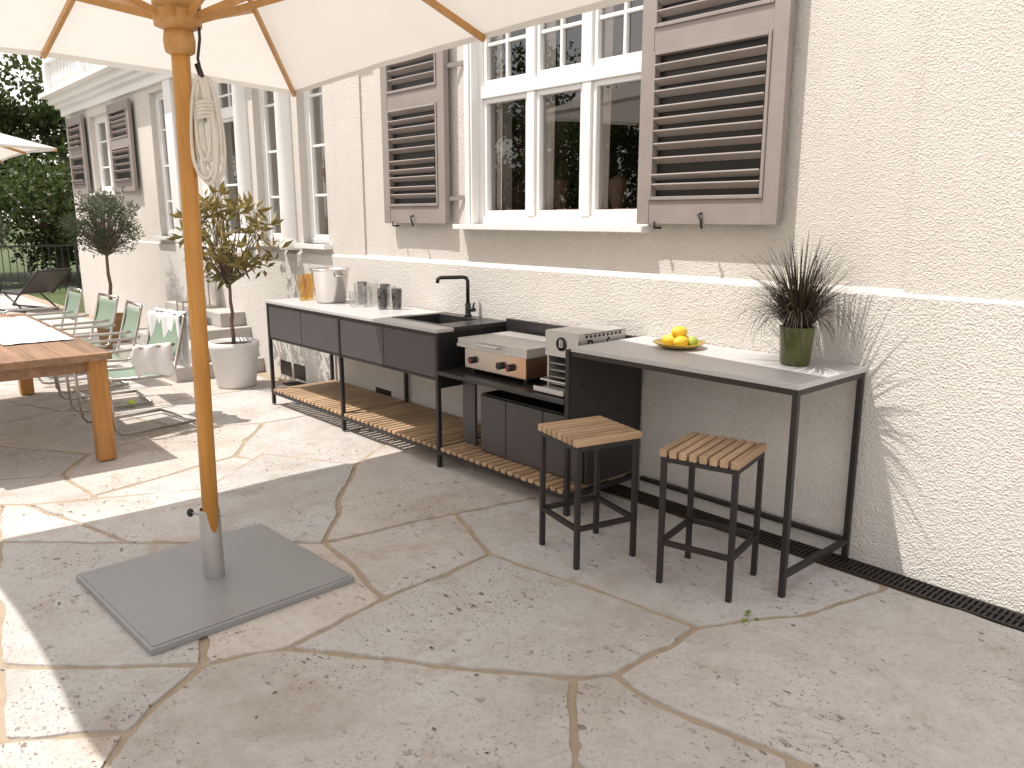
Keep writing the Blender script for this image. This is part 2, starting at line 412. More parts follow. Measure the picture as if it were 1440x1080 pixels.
def window(x0,x1,z0,z1,yf,cas,transom=None,mh=None,fw=.055,name="window"):
    fr=MB(); yb=yf+.07
    fr.box(x0,x0+fw,yf,yb,z0,z1); fr.box(x1-fw,x1,yf,yb,z0,z1); fr.box(x0+fw,x1-fw,yf,yb,z1-fw,z1); fr.box(x0+fw,x1-fw,yf,yb,z0,z0+fw*.9)
    W=(x1-x0-2*fw); cw=W/cas; segs=[(z0+fw*.9,transom-.04),(transom+.04,z1-fw)] if transom else [(z0+fw*.9,z1-fw)]
    if transom: fr.box(x0+fw,x1-fw,yf-.012,yb,transom-.04,transom+.04)
    gl=MB()
    for si,(a,b) in enumerate(segs):
        for c in range(cas):
            cx0=x0+fw+c*cw; cx1=cx0+cw
            if c>0: fr.box(cx0-.035,cx0+.035,yf-.006,yb,a,b)
            l=cx0+(.035 if c>0 else 0)+.001; r=cx1-(.035 if c<cas-1 else 0)-.001; s=.032; y1=yf+.014;y2=yb-.01
            fr.box(l,l+s,y1,y2,a+.001,b-.001); fr.box(r-s,r,y1,y2,a+.001,b-.001); fr.box(l+s,r-s,y1,y2,a+.001,a+s+.008); fr.box(l+s,r-s,y1,y2,b-s,b-.001)
            if si==1:
                xm=(l+r)/2; fr.box(xm-.011,xm+.011,y1+.01,y2-.002,a+s+.008,b-s); zm=(a+b)/2
                fr.box(l+s,xm-.011,y1+.01,y2-.002,zm-.011,zm+.011); fr.box(xm+.011,r-s,y1+.01,y2-.002,zm-.011,zm+.011)
            elif mh:
                for z in mh: fr.box(l+s,r-s,y1+.01,y2-.002,z-.012,z+.012)
            yg=yf+.045
            n=len(gl.v); tl=R.uniform(-.004,.004); gl.v+=[Vector(p) for p in ((l+s,yg,a+s),(r-s,yg+tl,a+s),(r-s,yg+tl,b-s),(l+s,yg,b-s))]; gl.face([n,n+1,n+2,n+3])
    fr.done(name+"_frame",M['white'],H,bevel=.003); gl.done(name+"_glass",M['glass'],H)
window(wx0,wx1,wz0,wz1,3.765,3,2.50,None,.06,"kitchen_window")
w=MB(); w.box(wx0-.09,wx1+.03,3.60,3.765,1.562,1.598); w.box(wx0-.05,wx0-.001,3.688,3.765,1.6,3.2); w.box(wx1+.001,wx1+.04,3.688,3.765,1.6,3.2)
w.box(wx0,wx0+.02,3.70,3.765,1.6,3.15); w.box(wx1-.02,wx1,3.70,3.765,1.6,3.15)
w.done("window_sill_and_lining",M['white'],H,bevel=.004)
window(-13.95,-12.75,2.02,3.15,3.76,2,None,[2.4,2.78],.06,"side_window")
window(-11.15,-10.6,1.40,3.2,3.76,1,None,[1.85,2.3,2.75],.05,"tall_window")
window(-9.25,-8.55,1.36,3.2,3.76,1,2.75,[2.0],.07,"terrace_door")
window(-8.1,-7.6,1.40,3.2,3.76,1,None,[1.85,2.3,2.75],.05,"tall_window_b")
window(-7.15,-6.66,1.40,3.2,3.76,1,None,[1.85,2.3,2.75],.05,"tall_window_c")
w=MB()
for x in (-7.38,-8.33):
    w.lathe([(.125,1.338),(.125,1.40),(.11,1.42),(.10,1.46),(.095,3.1),(.11,3.14),(.13,3.18),(.13,3.279)],(x,3.68,0),20)
w.box(-10.55,-10.3,3.655,3.684,1.34,3.279); w.box(-9.5,-9.3,3.655,3.684,1.34,3.279)
for a,b in ((-7.2,-6.6),(-8.15,-7.55),(-11.2,-10.6),(-14.0,-12.7)):
    z=1.36 if a>-12 else 1.97
    w.box(a,b,3.60,3.76,z,z+.04)
w.done("columns_and_sills",M['white'],H)
cu=MB()
def curt(x0,x1,y,z0,z1,f=30):
    cu.grid(lambda u,v:(x0+(x1-x0)*u,y+.02*math.sin(u*(x1-x0)*f*2)+.008*math.sin(u*37+v*3),z0+(z1-z0)*v),int((x1-x0)*90)+4,4)
curt(-4.52,-4.44,3.88,1.5,3.2); curt(-4.09,-3.93,3.88,1.5,3.2); curt(-3.60,-3.44,3.88,1.5,3.2); curt(-3.14,-3.0,3.88,1.5,3.2)
for a in (-7.2,-8.1,-11.1,-13.9): curt(a,a+.4,3.95,1.3,3.2)
cu.done("curtains",M['curtain'],H)
cu=MB()
for x in (-4.5,-4.02,-3.5): cu.box(x,x+.42,3.86,4.0,1.58,1.70)
cu.done("window_seat_cushions",M['cushion'],H,bevel=.03)
def shutter(x0,x1,z0,z1,y,zm,name):
    s=MB(); st_=.085; th=.045
    s.box(x0,x0+st_,y-th,y,z0,z1); s.box(x1-st_,x1,y-th,y,z0,z1)
    s.box(x0+st_,x1-st_,y-th+.003,y-.001,z0,z0+.13); s.box(x0+st_,x1-st_,y-th+.003,y-.001,z1-.11,z1); s.box(x0+st_,x1-st_,y-th+.003,y-.001,zm,zm+.12)
    for a,b in ((z0+.13,zm),(zm+.12,z1-.11)):
        s.box(x0+st_,x0+st_+.018,y-th-.008,y-.002,a,b); s.box(x1-st_-.018,x1-st_,y-th-.008,y-.002,a,b)
        s.box(x0+st_+.018,x1-st_-.018,y-th-.008,y-.002,b-.02,b); s.box(x0+st_+.018,x1-st_-.018,y-th-.008,y-.002,a,a+.02)
        z=a+.06
        while z<b-.03:
            m=Matrix.Translation((0,y-th*.55,z))@Matrix.Rotation(math.radians(-30+R.uniform(-3,3)),4,'X')@Matrix.Rotation(R.uniform(-.005,.005),4,'Y')
            s.box(x0+st_+.02,x1-st_-.02,-.038,.018,-.005,.005,m); z+=.071
    s.done(name,M['shutter'],H,bevel=.003)
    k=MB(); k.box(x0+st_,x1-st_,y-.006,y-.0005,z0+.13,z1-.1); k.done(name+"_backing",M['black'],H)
    h=MB()
    xc=(x0+x1)/2; h.tube([(xc,y-th-.0,z0+.06),(xc,y-th-.03,z0+.05),(xc+.02,y-th-.035,z0+.03),(xc+.02,y-th-.02,z0-.02)],.007,6)
    h.tube([(x0+.14,y,z0-.02),(x0+.14,y-.055,z0-.02),(x0+.14,y-.06,z0+.015)],.007,6)
    h.done(name+"_fittings",M['drain'],H)
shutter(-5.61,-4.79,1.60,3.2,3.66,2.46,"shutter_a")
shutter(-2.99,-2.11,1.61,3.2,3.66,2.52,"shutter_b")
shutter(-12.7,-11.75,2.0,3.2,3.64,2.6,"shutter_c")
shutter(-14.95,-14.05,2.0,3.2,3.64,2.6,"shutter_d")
h=MB()
for z in (1.78,2.7): h.beam((-4.80,3.64,z),(-4.62,3.71,z+.01),.012,.03)
h.done("hinges",M['shutter'],H)
v=MB()
for x in (-7.75,-7.45,-5.9): v.box(x,x+.24,WY-.004,WY+.01,.04,.19)
v.done("cellar_vents",M['black'],H)
s=MB()
for i in range(4): s.box(-10.3,-8.15-i*.14,2.72+i*.22,WY-.001,i*.155+.001,(i+1)*.155)
s.done("entrance_steps",M['step'],H,bevel=.008)
# ------------------------------------------------------------------ outdoor kitchen
K=root("outdoor_kitchen",(0,0,0))
yF,yB=3.02,3.64; T=.028
f=MB()
def leg(x,y,z1,z0=.012): f.box(x-T/2,x+T/2,y-T/2,y+T/2,z0,z1)
xs=[-6.605,-5.38,-4.13]
for x in xs:
    leg(x,yF+T/2,.915); leg(x,yB-T/2,.915)
    f.box(x-T/2,x+T/2,yF+T,yB-T,.105,.13)
for a,b in ((xs[0],xs[1]),(xs[1],xs[2])):
    f.box(a+T/2,b-T/2,yF,yF+T,.105,.13); f.box(a+T/2,b-T/2,yB-T,yB,.105,.13)
    f.box(a+T/2,b-T/2,yF,yF+.02,.897,.915)
f.box(xs[0]+T/2,xs[2]-T/2,yF+.004,yF+T,.60,.615)
xe=-2.945
leg(xe,yF+T/2,.955); leg(xe,yB-T/2,.955)
f.box(xs[2]+T/2,xe-T/2,yF,yF+T,.105,.13); f.box(xs[2]+T/2,xe-T/2,yB-T,yB,.105,.13); f.box(xe-T/2,xe+T/2,yF+T,yB-T,.105,.13)
f.box(xe-T/2,xe+T/2,yF+T,yB-T,.93,.955)
f.done("frame",M['fsteel'],K,bevel=.002)
f=MB(); f.box(-6.62,-4.86,yF-.005,yB,.916,.94); f.box(-4.86,-4.116,yF-.005,yF+.14,.9162,.9402); f.done("worktop",M['top'],K,bevel=.003)
f=MB(); x0,x1,y0,y1=-4.858,-4.116,yF+.137,yB
f.box(x0,x1,y1-.10,y1,.915,.943); f.box(x0,x0+.07,y0,y1-.10,.915,.943); f.box(-4.32,x1,y0,y1-.10,.915,.943); f.box(x0+.07,-4.32,y0,y0+.03,.915,.943)
f.box(x0+.07,-4.32,y0+.03,y1-.1,.72,.73); f.box(x0+.06,x0+.07,y0+.03,y1-.1,.73,.915);f.box(-4.32,-4.31,y0+.03,y1-.1,.73,.915);f.box(x0+.07,-4.32,y1-.1,y1-.09,.73,.915);f.box(x0+.07,-4.32,y0+.02,y0+.03,.73,.915)
f.done("sink",M['darktop'],K,bevel=.002)
f=MB()
dx=[(-6.588,-6.0),(-5.992,-5.398),(-5.362,-4.768),(-4.76,-4.148)]
for a,b in dx: f.box(a,b,yF+.006,yF+.026,.619,.893)
f.done("drawer_fronts",M['anthra'],K,bevel=.002)
f=MB(); f.box(-6.588,-4.148,yF+.03,yB-T-.002,.612,.70); f.box(-6.588,-4.93,yF+.03,yB-T-.002,.70,.914); f.box(-4.93,-4.148,yF+.03,yF+.12,.70,.914)
f.box(-4.144,-4.118,yF+T+.002,yB-T-.002,.55,.915); f.box(-6.619,-6.592,yF+T+.002,yB-T-.002,.6,.914); f.done("carcass",M['black'],K)
def slats(x0,x1,name,n):
    s=MB(); p=(x1-x0)/n
    for i in range(n): s.box(x0+i*p+.010,x0+(i+1)*p-.010,yF+.003+R.uniform(-.002,.002),yB-.003,.1305,.1305+.022+R.uniform(0,.0015),None,.3)
    s.done(name,M['slatx'],K,bevel=.003)
slats(-6.59,-5.395,"shelf_slats_a",19); slats(-5.365,-4.145,"shelf_slats_b",20); slats(-4.115,-2.96,"shelf_slats_c",19)
f=MB(); f.box(-4.114,xe-T/2-.001,yF-.003,yB-.03,.645,.67); f.box(-4.114,xe-T/2-.001,yB-.03,yB,.64,.965); f.box(xe-T/2+.002,xe+T/2-.002,yF+T,yB-T,.56,.93)
f.box(xe-T/2+.004,xe+T/2-.004,yF+.16,yB-T,.155,.56)
f.done("lower_worktop_and_back",M['darktop'],K,bevel=.003)
f=MB()
for a,b in ((-3.86,-3.62),(-3.612,-3.29),(-3.282,-2.965)): f.box(a,b,yF+.15,yF+.17,.165,.53)
f.box(-4.11,-3.98,yF+.2,yF+.22,.155,.64)
f.done("cabinet_fronts",M['anthra'],K,bevel=.002)
f=MB(); f.box(-3.87,-2.965,yF+.171,yB-.031,.155,.54); f.box(-4.11,-2.965,yB-.06,yB-.031,.155,.64); f.done("cabinet_body",M['black'],K)
f=MB(); fx,fy_=-4.50,3.585
f.lathe([(0,.943),(.028,.943),(.028,.955),(.021,.96),(.021,1.04),(0,1.045)],(fx,fy_,0),20)
sp=[(fx,fy_,1.03),(fx,fy_,1.20),(fx-.006,fy_-.008,1.222),(fx-.02,fy_-.03,1.228),(fx-.08,fy_-.185,1.228),(fx-.086,fy_-.2,1.222),(fx-.088,fy_-.205,1.19)]
f.tube(sp,.0135,12); f.tube([(fx+.015,fy_,.995),(fx+.065,fy_+.01,.998)],.015,10); f.tube([(fx+.055,fy_,1.0),(fx+.07,fy_,1.05)],.007,8)
f.done("faucet",M['black'],K)
Gd=root("steel_griddle",(-3.68,3.33,.672),0)
f=MB(); f.box(-.29,.29,-.2,.2,.03,.165); f.done("body",M['steelrefl'],Gd,bevel=.006)
f=MB(); f.box(-.33,.33,-.23,.22,.168,.19); f.box(-.325,.325,-.225,.215,.1905,.222); f.tube([(-.1,-.232,.205),(-.1,-.26,.205),(.1,-.26,.205),(.1,-.232,.205)],.007,8)
f.done("plate_and_lid",M['steelb'],Gd,bevel=.004)
f=MB()
for x in (-.2,.07,.16): f.tube([(x,-.2,.09),(x,-.228,.09)],.022,16)
for x in (-.25,.25):
    for y in (-.16,.16): f.lathe([(.018,0),(.018,.03)],(x,y,0),10)
f.done("knobs_and_feet",M['black'],Gd)
f=MB()
for x in (-.2,.16): f.tube([(x,-.2285,.09),(x,-.232,.09)],.013,14)
f.done("knob_caps",M['red'],Gd)
Bf=root("infrared_grill_oven",(-3.13,3.36,.672),0)
f=MB(); f.box(-.13,.13,-.19,.2,.30,.345); f.box(-.13,-.118,-.18,.2,0,.30); f.box(.118,.13,-.18,.2,0,.30); f.box(-.118,.118,.185,.2,0,.30); f.box(-.118,.118,-.18,.185,0,.012)
f.box(-.131,.131,-.196,-.1905,.20,.34)
for i in range(4): f.box(-.118,.118,-.17,.17,.03+i*.04,.034+i*.04)
f.box(-.12,.12,-.30,-.196,.006,.02); f.box(-.12,.12,-.30,-.292,.02,.035)
f.tube([(-.1,-.19,.07),(-.1,-.26,.07),(.1,-.26,.07),(.1,-.19,.07)],.006,8)
f.done("housing",M['steelb'],Bf,bevel=.003)
f=MB(); f.box(-.117,.117,-.12,-.11,.19,.3)
f.box(.1305,.1325,-.15,.17,.335,.339)
for i in range(9): f.box(.1305,.132,-.14+i*.035,-.12+i*.035,.317,.331)
f.lathe([(0,0),(.04,0),(.04,.004),(0,.004)],(0,0,0),24)
for i in range(len(f.v)-96,len(f.v)):
    p=f.v[i]; f.v[i]=Vector((p.x,-.1965-p.z,.275+p.y))
f.done("black_trim",M['black'],Bf)
def text(t,parent,loc,rot,size,mat,name):
    c=bpy.data.curves.new(name,'FONT'); c.body=t; c.size=size; c.extrude=.0008; c.align_x='CENTER'; c.align_y='CENTER'; c.offset=.001
    c.materials.append(mat); o=bpy.data.objects.new(name,c); scene.collection.objects.link(o); o.parent=parent; o.location=loc; o.rotation_euler=rot
text("Beefer",Bf,(.132,.01,.265),(math.pi/2,0,math.pi/2),.105,M['black'],"lettering")
text("B",Bf,(0,-.202,.275),(math.pi/2,0,0),.06,M['steelb'],"badge_letter")
Tb=root("bar_table",(0,0,0))
f=MB(); f.box(-2.93,-1.615,3.03,3.652,.945,.97); f.done("table_top",M['top'],Tb,bevel=.003)
f=MB(); T=.026
for y in (3.03+T/2,3.64-T/2): f.box(-1.63-T/2,-1.63+T/2,y-T/2,y+T/2,.012,.92)
f.box(-2.93,-1.617,3.03,3.03+T,.92,.944); f.box(-2.93,-1.617,3.64-T,3.64,.92,.944); f.box(-1.643,-1.617,3.03+T,3.64-T,.92,.944)
f.box(-1.643,-1.617,3.03+T,3.64-T,.10,.125)
f.box(-2.9,-1.643,3.64-T,3.64,.10,.125)
f.done("frame",M['fsteel'],Tb,bevel=.002)
def stool(loc,rz,name="bar_stool"):
    r=root(name,loc,rz); f=MB(); a=.175; t=.012
    for sx in (-1,1):
        for sy in (-1,1): f.box(sx*(a-t)-t,sx*(a-t)+t,sy*(a-t)-t,sy*(a-t)+t,.012,.615)
    for z0,z1 in ((.591,.615),(.20,.222)):
        f.box(-a+2*t,a-2*t,-a,-a+2*t,z0,z1); f.box(-a+2*t,a-2*t,a-2*t,a,z0,z1); f.box(-a,-a+2*t,-a+2*t,a-2*t,z0,z1); f.box(a-2*t,a,-a+2*t,a-2*t,z0,z1)
    f.done("frame",M['fsteel'],r,bevel=.0015)
    s=MB(); n=8; p=.37/n
    for i in range(n): s.box(-.185+i*p+.006,-.185+(i+1)*p-.006,-.185,.185,.616,.648+R.uniform(0,.001),None,.3)
    s.done("seat_slats",M['slatx'],r,bevel=.003)
stool((-2.545,2.77,0),math.radians(-14)); stool((-1.955,2.95,0),math.radians(13))
fb=root("lemon_plate",(-2.53,3.44,.971))
f=MB(); f.lathe([(0,.004),(.06,.004),(.10,.014),(.135,.032),(.137,.030),(.10,.008),(.06,0),(0,0)],(0,0,0),36); f.done("plate",M['brass'],fb)
f=MB()
for x,y,z,a in ((-.045,-.02,.038,.3),(.035,-.03,.038,1.2),(.0,.04,.038,2.2),(.0,0.0,.085,.8)):
    b=len(f.v); f.ico((0,0,0),.042,.031,.031,10); m=Matrix.Translation((x,y,z))@Matrix.Rotation(a,4,'Z')
    for i in range(b,len(f.v)):
        p=f.v[i]; p=Vector((p.x*(1+.25*max(0,abs(p.x)/.042-.8)),p.y,p.z)); f.v[i]=m@p
f.done("lemons",M['lemon'],fb)
f=MB(); f.ico((.065,.03,.036),.03,.028,.028,8); f.done("lime",M['lime'],fb)
pg=root("potted_purple_grass",(-1.87,3.45,.971))
f=MB(); f.lathe([(0,0),(.062,0),(.068,.01),(.080,.175),(.082,.18),(.077,.18),(.072,.15),(0,.15)],(0,0,0),36); f.done("pot",M['gpot'],pg)
f=MB(); f.lathe([(0,.158),(.074,.156)],(0,0,0),20); f.done("soil",M['soil'],pg)
f=MB()
for i in range(620):
    a=R.uniform(0,2*math.pi); L=R.uniform(.22,.48); lean=R.betavariate(1.5,1.3)*1.3+.06; r0=R.uniform(0,.05); droop=R.uniform(.6,2.2)*lean
    p=Vector((r0*math.cos(a),r0*math.sin(a),.155)); th_=lean*.45; b=len(f.v); wd=R.uniform(.002,.0044); sd=Vector((-math.sin(a),math.cos(a),0)); f.tint=R.random()**1.5; n=8
    for k in range(n+1):
        q=wd*(1-.85*(k/n)**2); f.v+= [p-sd*q,p+sd*q]
        if k<n:
            d=Vector((math.cos(a)*math.sin(th_),math.sin(a)*math.sin(th_),math.cos(th_))); p=p+d*(L/n); th_+=droop/n*1.2
            if (pg.location.y+p.y)>3.64: p.y=3.64-pg.location.y
            if abs(p.x)<.3 and p.z<.01: p.z=.01
    for k in range(n): f.face([b+2*k,b+2*k+1,b+2*k+3,b+2*k+2])
f.done("blades",M['grassblade'],pg)
ib=root("ice_bucket",(-6.08,3.36,.941))
f=MB(); f.lathe([(0,0),(.115,0),(.125,.01),(.155,.265),(.168,.272),(.166,.285),(.15,.28),(.12,.02),(0,.02)],(0,0,0),40)
for s in (-1,1): f.tube([(s*.14,-.04,.23),(s*.19,-.035,.23),(s*.195,0,.23),(s*.19,.035,.23),(s*.14,.04,.23)],.006,8)
f.done("steel_bucket",M['steel'],ib)
def tumbler(x,y,mat,r=.036,h=.13,nm="drinking_glass"):
    o=root(nm,(x,y,.941)); f=MB(); f.lathe([(0,.004),(r*.85,.004),(r,h),(r*.93,h),(r*.78,.016),(0,.016)],(0,0,0),24); f.done("tumbler",mat,o)
for x,y,m,h in ((-6.38,3.26,'amber',.22),(-6.47,3.36,'amber',.22),(-5.72,3.42,'tumbler',.18),(-5.63,3.50,'tumbler',.18),(-5.56,3.40,'tumbler',.17),(-5.49,3.52,'smoke',.18),(-5.34,3.40,'smoke',.16),(-5.26,3.48,'smoke',.16),(-5.41,3.53,'tumbler',.17),(-5.62,3.31,'tumbler',.13),(-5.80,3.5,'smoke',.18)):
    tumbler(x,y,M[m],.045 if m=='amber' else .042,h)
# ------------------------------------------------------------------ umbrella
def umbrella(loc,lean,dirs,apex,zc,zm,name="patio_umbrella",rope=True,base=True,brot=0,hubz=2.27):
    r=root(name,loc)
    ax=lambda z: Vector((lean*z/2.4,0,z))
    if base:
        m=Matrix.Rotation(brot,4,'Z'); f=MB(); f.box(-.455,.455,-.455,.455,.013,.042,m); f.done("base_plate",M['plate'],r,bevel=.004)
        f=MB(); f.box(-.44,.44,-.44,.44,.0425,.0455,m); f.done("base_plate_top",M['plate'],r,bevel=.002)
        f=MB(); f.lathe([(.046,.045),(.046,.36),(.043,.365),(.040,.365)],(0,0,0),28); f.tube([(-.04,-.02,.33),(-.09,-.045,.33)],.007,8); f.done("sleeve",M['galv'],r)
        f=MB(); f.ico((-.1,-.05,.33),.016,.016,.02,8); f.done("clamp_knob",M['black'],r)
    f=MB(); f.tube([ax(.05),ax(1.2),ax(apex-.05)],.035,24); f.done("pole",M['pole'],r)
    f=MB(); c=ax(hubz); f.lathe([(.036,0),(.055,.01),(.06,.05),(.055,.085),(.05,.09)],c,20); f.lathe([(.05,.09),(.088,.105),(.09,.155),(.075,.165),(.09,.175),(.09,.215),(.05,.225)],c,24)
    c2=ax(apex-.12); f.lathe([(.04,0),(.08,.02),(.08,.07),(.04,.09)],c2,20)
    f.done("hub",M['rib'],r)
    f=MB(); A=ax(apex)
    ends=[]
    for i,dv in enumerate(dirs):
        dv=Vector((dv[0],dv[1],0)); z=zc if i%2 else zm; e=Vector((lean,0,0))+dv; e.z=z; ends.append(e.copy())
        s0=A-Vector((0,0,.07)); f.beam(s0,e-Vector((0,0,.015)),.022,.03)
        k=.6 if i%2==0 else .54; j=s0.lerp(e,k)-Vector((0,0,.02)); u=dv.normalized(); hh=ax(hubz+.14)+u*.08
        off=Vector((-u.y,u.x,0))*.012
        f.beam(hh+off,j+off,.014,.028)
    f.done("ribs_and_struts",M['rib'],r)
    f=MB()
    for i in range(8):
        a=ends[i];b=ends[(i+1)%8]
        def fn(u,v,a=a,b=b):
            p=a.lerp(b,u); q=A.lerp(p,v); sag=-.03*math.sin(math.pi*u)*math.sin(math.pi*min(1,v)) ; edge=.03*math.sin(math.pi*u)*v**3
            q=q+(Vector((A.x,A.y,q.z))-q)*edge*.7
            wr=.006*noise.noise(Vector((q.x*3,q.y*3,2)))*math.sin(math.pi*u)
            return (q.x,q.y,q.z+sag+.012+wr)
        f.grid(fn,14,14)
        f.grid(lambda u,v,fn=fn: (lambda p:(p[0],p[1],p[2]-.03*v))(fn(u,1)),14,1)
    f.done("canopy",M['canopy'],r)
    if rope:
        f=MB(); c=ax(1.99)+Vector((.665,.746,0))*.085
        for k in range(9):
            rr=R.uniform(.02,.05); hgt=R.uniform(.28,.42); ph=R.uniform(-.6,.6); ox=R.uniform(-.018,.018); pts=[]
            for q in range(26):
                t_=q/26*2*math.pi; s_=math.sin(t_)
                w_=rr*(1+.35*(-math.cos(t_)))*s_
                pts.append(c+Vector((.665*math.cos(ph)-.3*math.sin(ph),.746*math.cos(ph)+.3*math.sin(ph),0))*(w_+ox)+Vector((-.5,.4,0))*ox+Vector((0,0,.2-hgt*.5+math.cos(t_)*hgt/2)))
            f.tube(pts,.0075,8,closed=True)
        for k in range(5):
            f.tube([c+Vector((.032*math.cos(q*math.pi/6),.032*math.sin(q*math.pi/6),.10-k*.014+.006*math.cos(q*math.pi/6))) for q in range(12)],.0075,8,closed=True)
        f.done("rope_coil",M['rope'],r)
        f=MB(); f.tube([c+Vector((0,0,.19)),c+Vector((-.01,-.01,.27)),ax(2.33)+Vector((.05,.06,0)),ax(2.5)+Vector((.05,.06,0))],.006,8); f.tube([c+Vector((0,0,.19)),c+Vector((-.02,-.01,.25))],.012,8); f.done("dark_cord",M['drain'],r)
    return r
umbrella((-3.44,1.24,0),.10,[(-1.97,-.04),(-1.98,1.49),(.02,1.53),(2.15,1.36),(2.2,.04),(2.2,-1.76),(.0,-1.78),(-1.99,-1.80)],3.16,2.49,2.55,brot=math.radians(2.5))
umbrella((-12.0,.95,0),0,[(1.35,.05),(1.3,1.5),(-.05,1.45),(-1.4,1.4),(-1.35,-.05),(-1.3,-1.5),(.05,-1.45),(1.4,-1.4)],2.95,2.42,2.46,rope=False,hubz=2.2)
# ------------------------------------------------------------------ dining set
D=root("dining_table",(-7.2,1.02,0),math.radians(-1))
f=MB(); n=7; wd=1.02/n
for i in range(n): f.box(-1.4,1.4,-.51+i*wd+.002,-.51+(i+1)*wd-.002,.715,.76,None,.4)
f.tint=1; f.box(1.402,1.47,-.51,.51,.713,.761); f.box(-1.47,-1.402,-.51,.51,.713,.761)
f.box(-1.3,1.3,-.44,-.41,.62,.714); f.box(-1.3,1.3,.41,.44,.62,.714); f.box(1.30,1.33,-.41,.41,.62,.714)
f.done("top",M['table'],D,bevel=.004)
f=MB()
for x in (-1.37,1.37):
    for y in (-.43,.43): f.box(x-.055,x+.055,y-.055,y+.055,.012,.712)
f.done("legs",M['legw'],D,bevel=.006)
f=MB(); f.grid(lambda u,v:(-1.1+1.8*u,.0+.45*v,.7625+.008*noise.noise(Vector((u*9,v*6,0)))+.008),30,12); f.done("table_runner",M['towel'],D)
def chair(loc,rz,cloth=None):
    r=root("garden_armchair",loc,rz); f=MB(); wv=.29
    for s in (-1,1):
        x=s*wv
        f.tube([(x,.33,.022),(x,-.22,.022),(x,-.27,.035),(x,-.30,.08),(x,-.32,.40),(x,-.325,.60),(x,-.31,.645),(x,-.27,.66),(x,.16,.66),(x,.21,.665)],.0125,10)
        xx=s*(wv-.03); f.tube([(xx,-.26,.445),(xx,.16,.415),(xx,.20,.43),(xx,.32,.86),(xx,.325,.875)],.0125,10)
        f.tube([(xx,-.26,.445),(x,-.31,.44)],.012,8)
    f.tube([(-wv,.33,.022),(wv,.33,.022)],.0125,10); f.tube([(-wv+.03,.325,.875),(wv-.03,.325,.875)],.0125,10); f.tube([(-wv,-.262,.445),(wv,-.262,.445)],.011,8)
    f.done("tube_frame",M['tube'],r)
    f=MB(); f.grid(lambda u,v:((-wv+.035)+(2*wv-.07)*u,-.25+.4*v,.452-.03*v-.012*math.sin(math.pi*v)),6,10); f.grid(lambda u,v:((-wv+.035)+(2*wv-.07)*u,.235+.08*v+.012*math.sin(math.pi*v),.56+.28*v),6,8)
    f.done("seat_and_back",M['green'],r,solid=.006)
    if cloth:
        f=MB()
        def fn(u,v):
            s=v*.80-.36; x=-.28+.5*u; fold=.016*math.sin(u*13+v*3)+.010*math.sin(u*29)
            if s<0: y=.30-fold; z=.885+s
            else: y=.35+fold+.06*s; z=.885-s
            return (x+.02*math.sin(v*5),y,z+.015*max(0,1-abs(s)/.03)+.03*math.sin(u*5)*abs(s))
        f.grid(fn,40,40); f.done("towel",cloth,r,solid=.006)
        f=MB()
        def fa(u,v):
            s=(u-.42)*.42; fold=.012*math.sin(v*14+u*3)
            sgn=1 if s>0 else -1; k=min(1,abs(s)/.025)
            return (.29+sgn*k*.018+sgn*max(0,abs(s)-.02)*.12+fold*k,-.12+.30*v+.02*math.sin(u*7),.682-max(0,abs(s)-.012)+.01*math.sin(v*6)*abs(s)*8)
        f.grid(fa,30,24); f.done("towel_on_arm",cloth,r,solid=.008)
chair((-6.62,1.88,.012),math.radians(8),M['towel']); chair((-7.62,1.9,.011),math.radians(-4)); chair((-8.55,1.95,.011),math.radians(3)); chair((-9.6,1.9,.011),0)
tb=MB(); tb.ico((0,0,0),.034,.034,.034,10); o=tb.done("tennis_ball",M['ball']); o.location=(-7.35,2.05,.038)
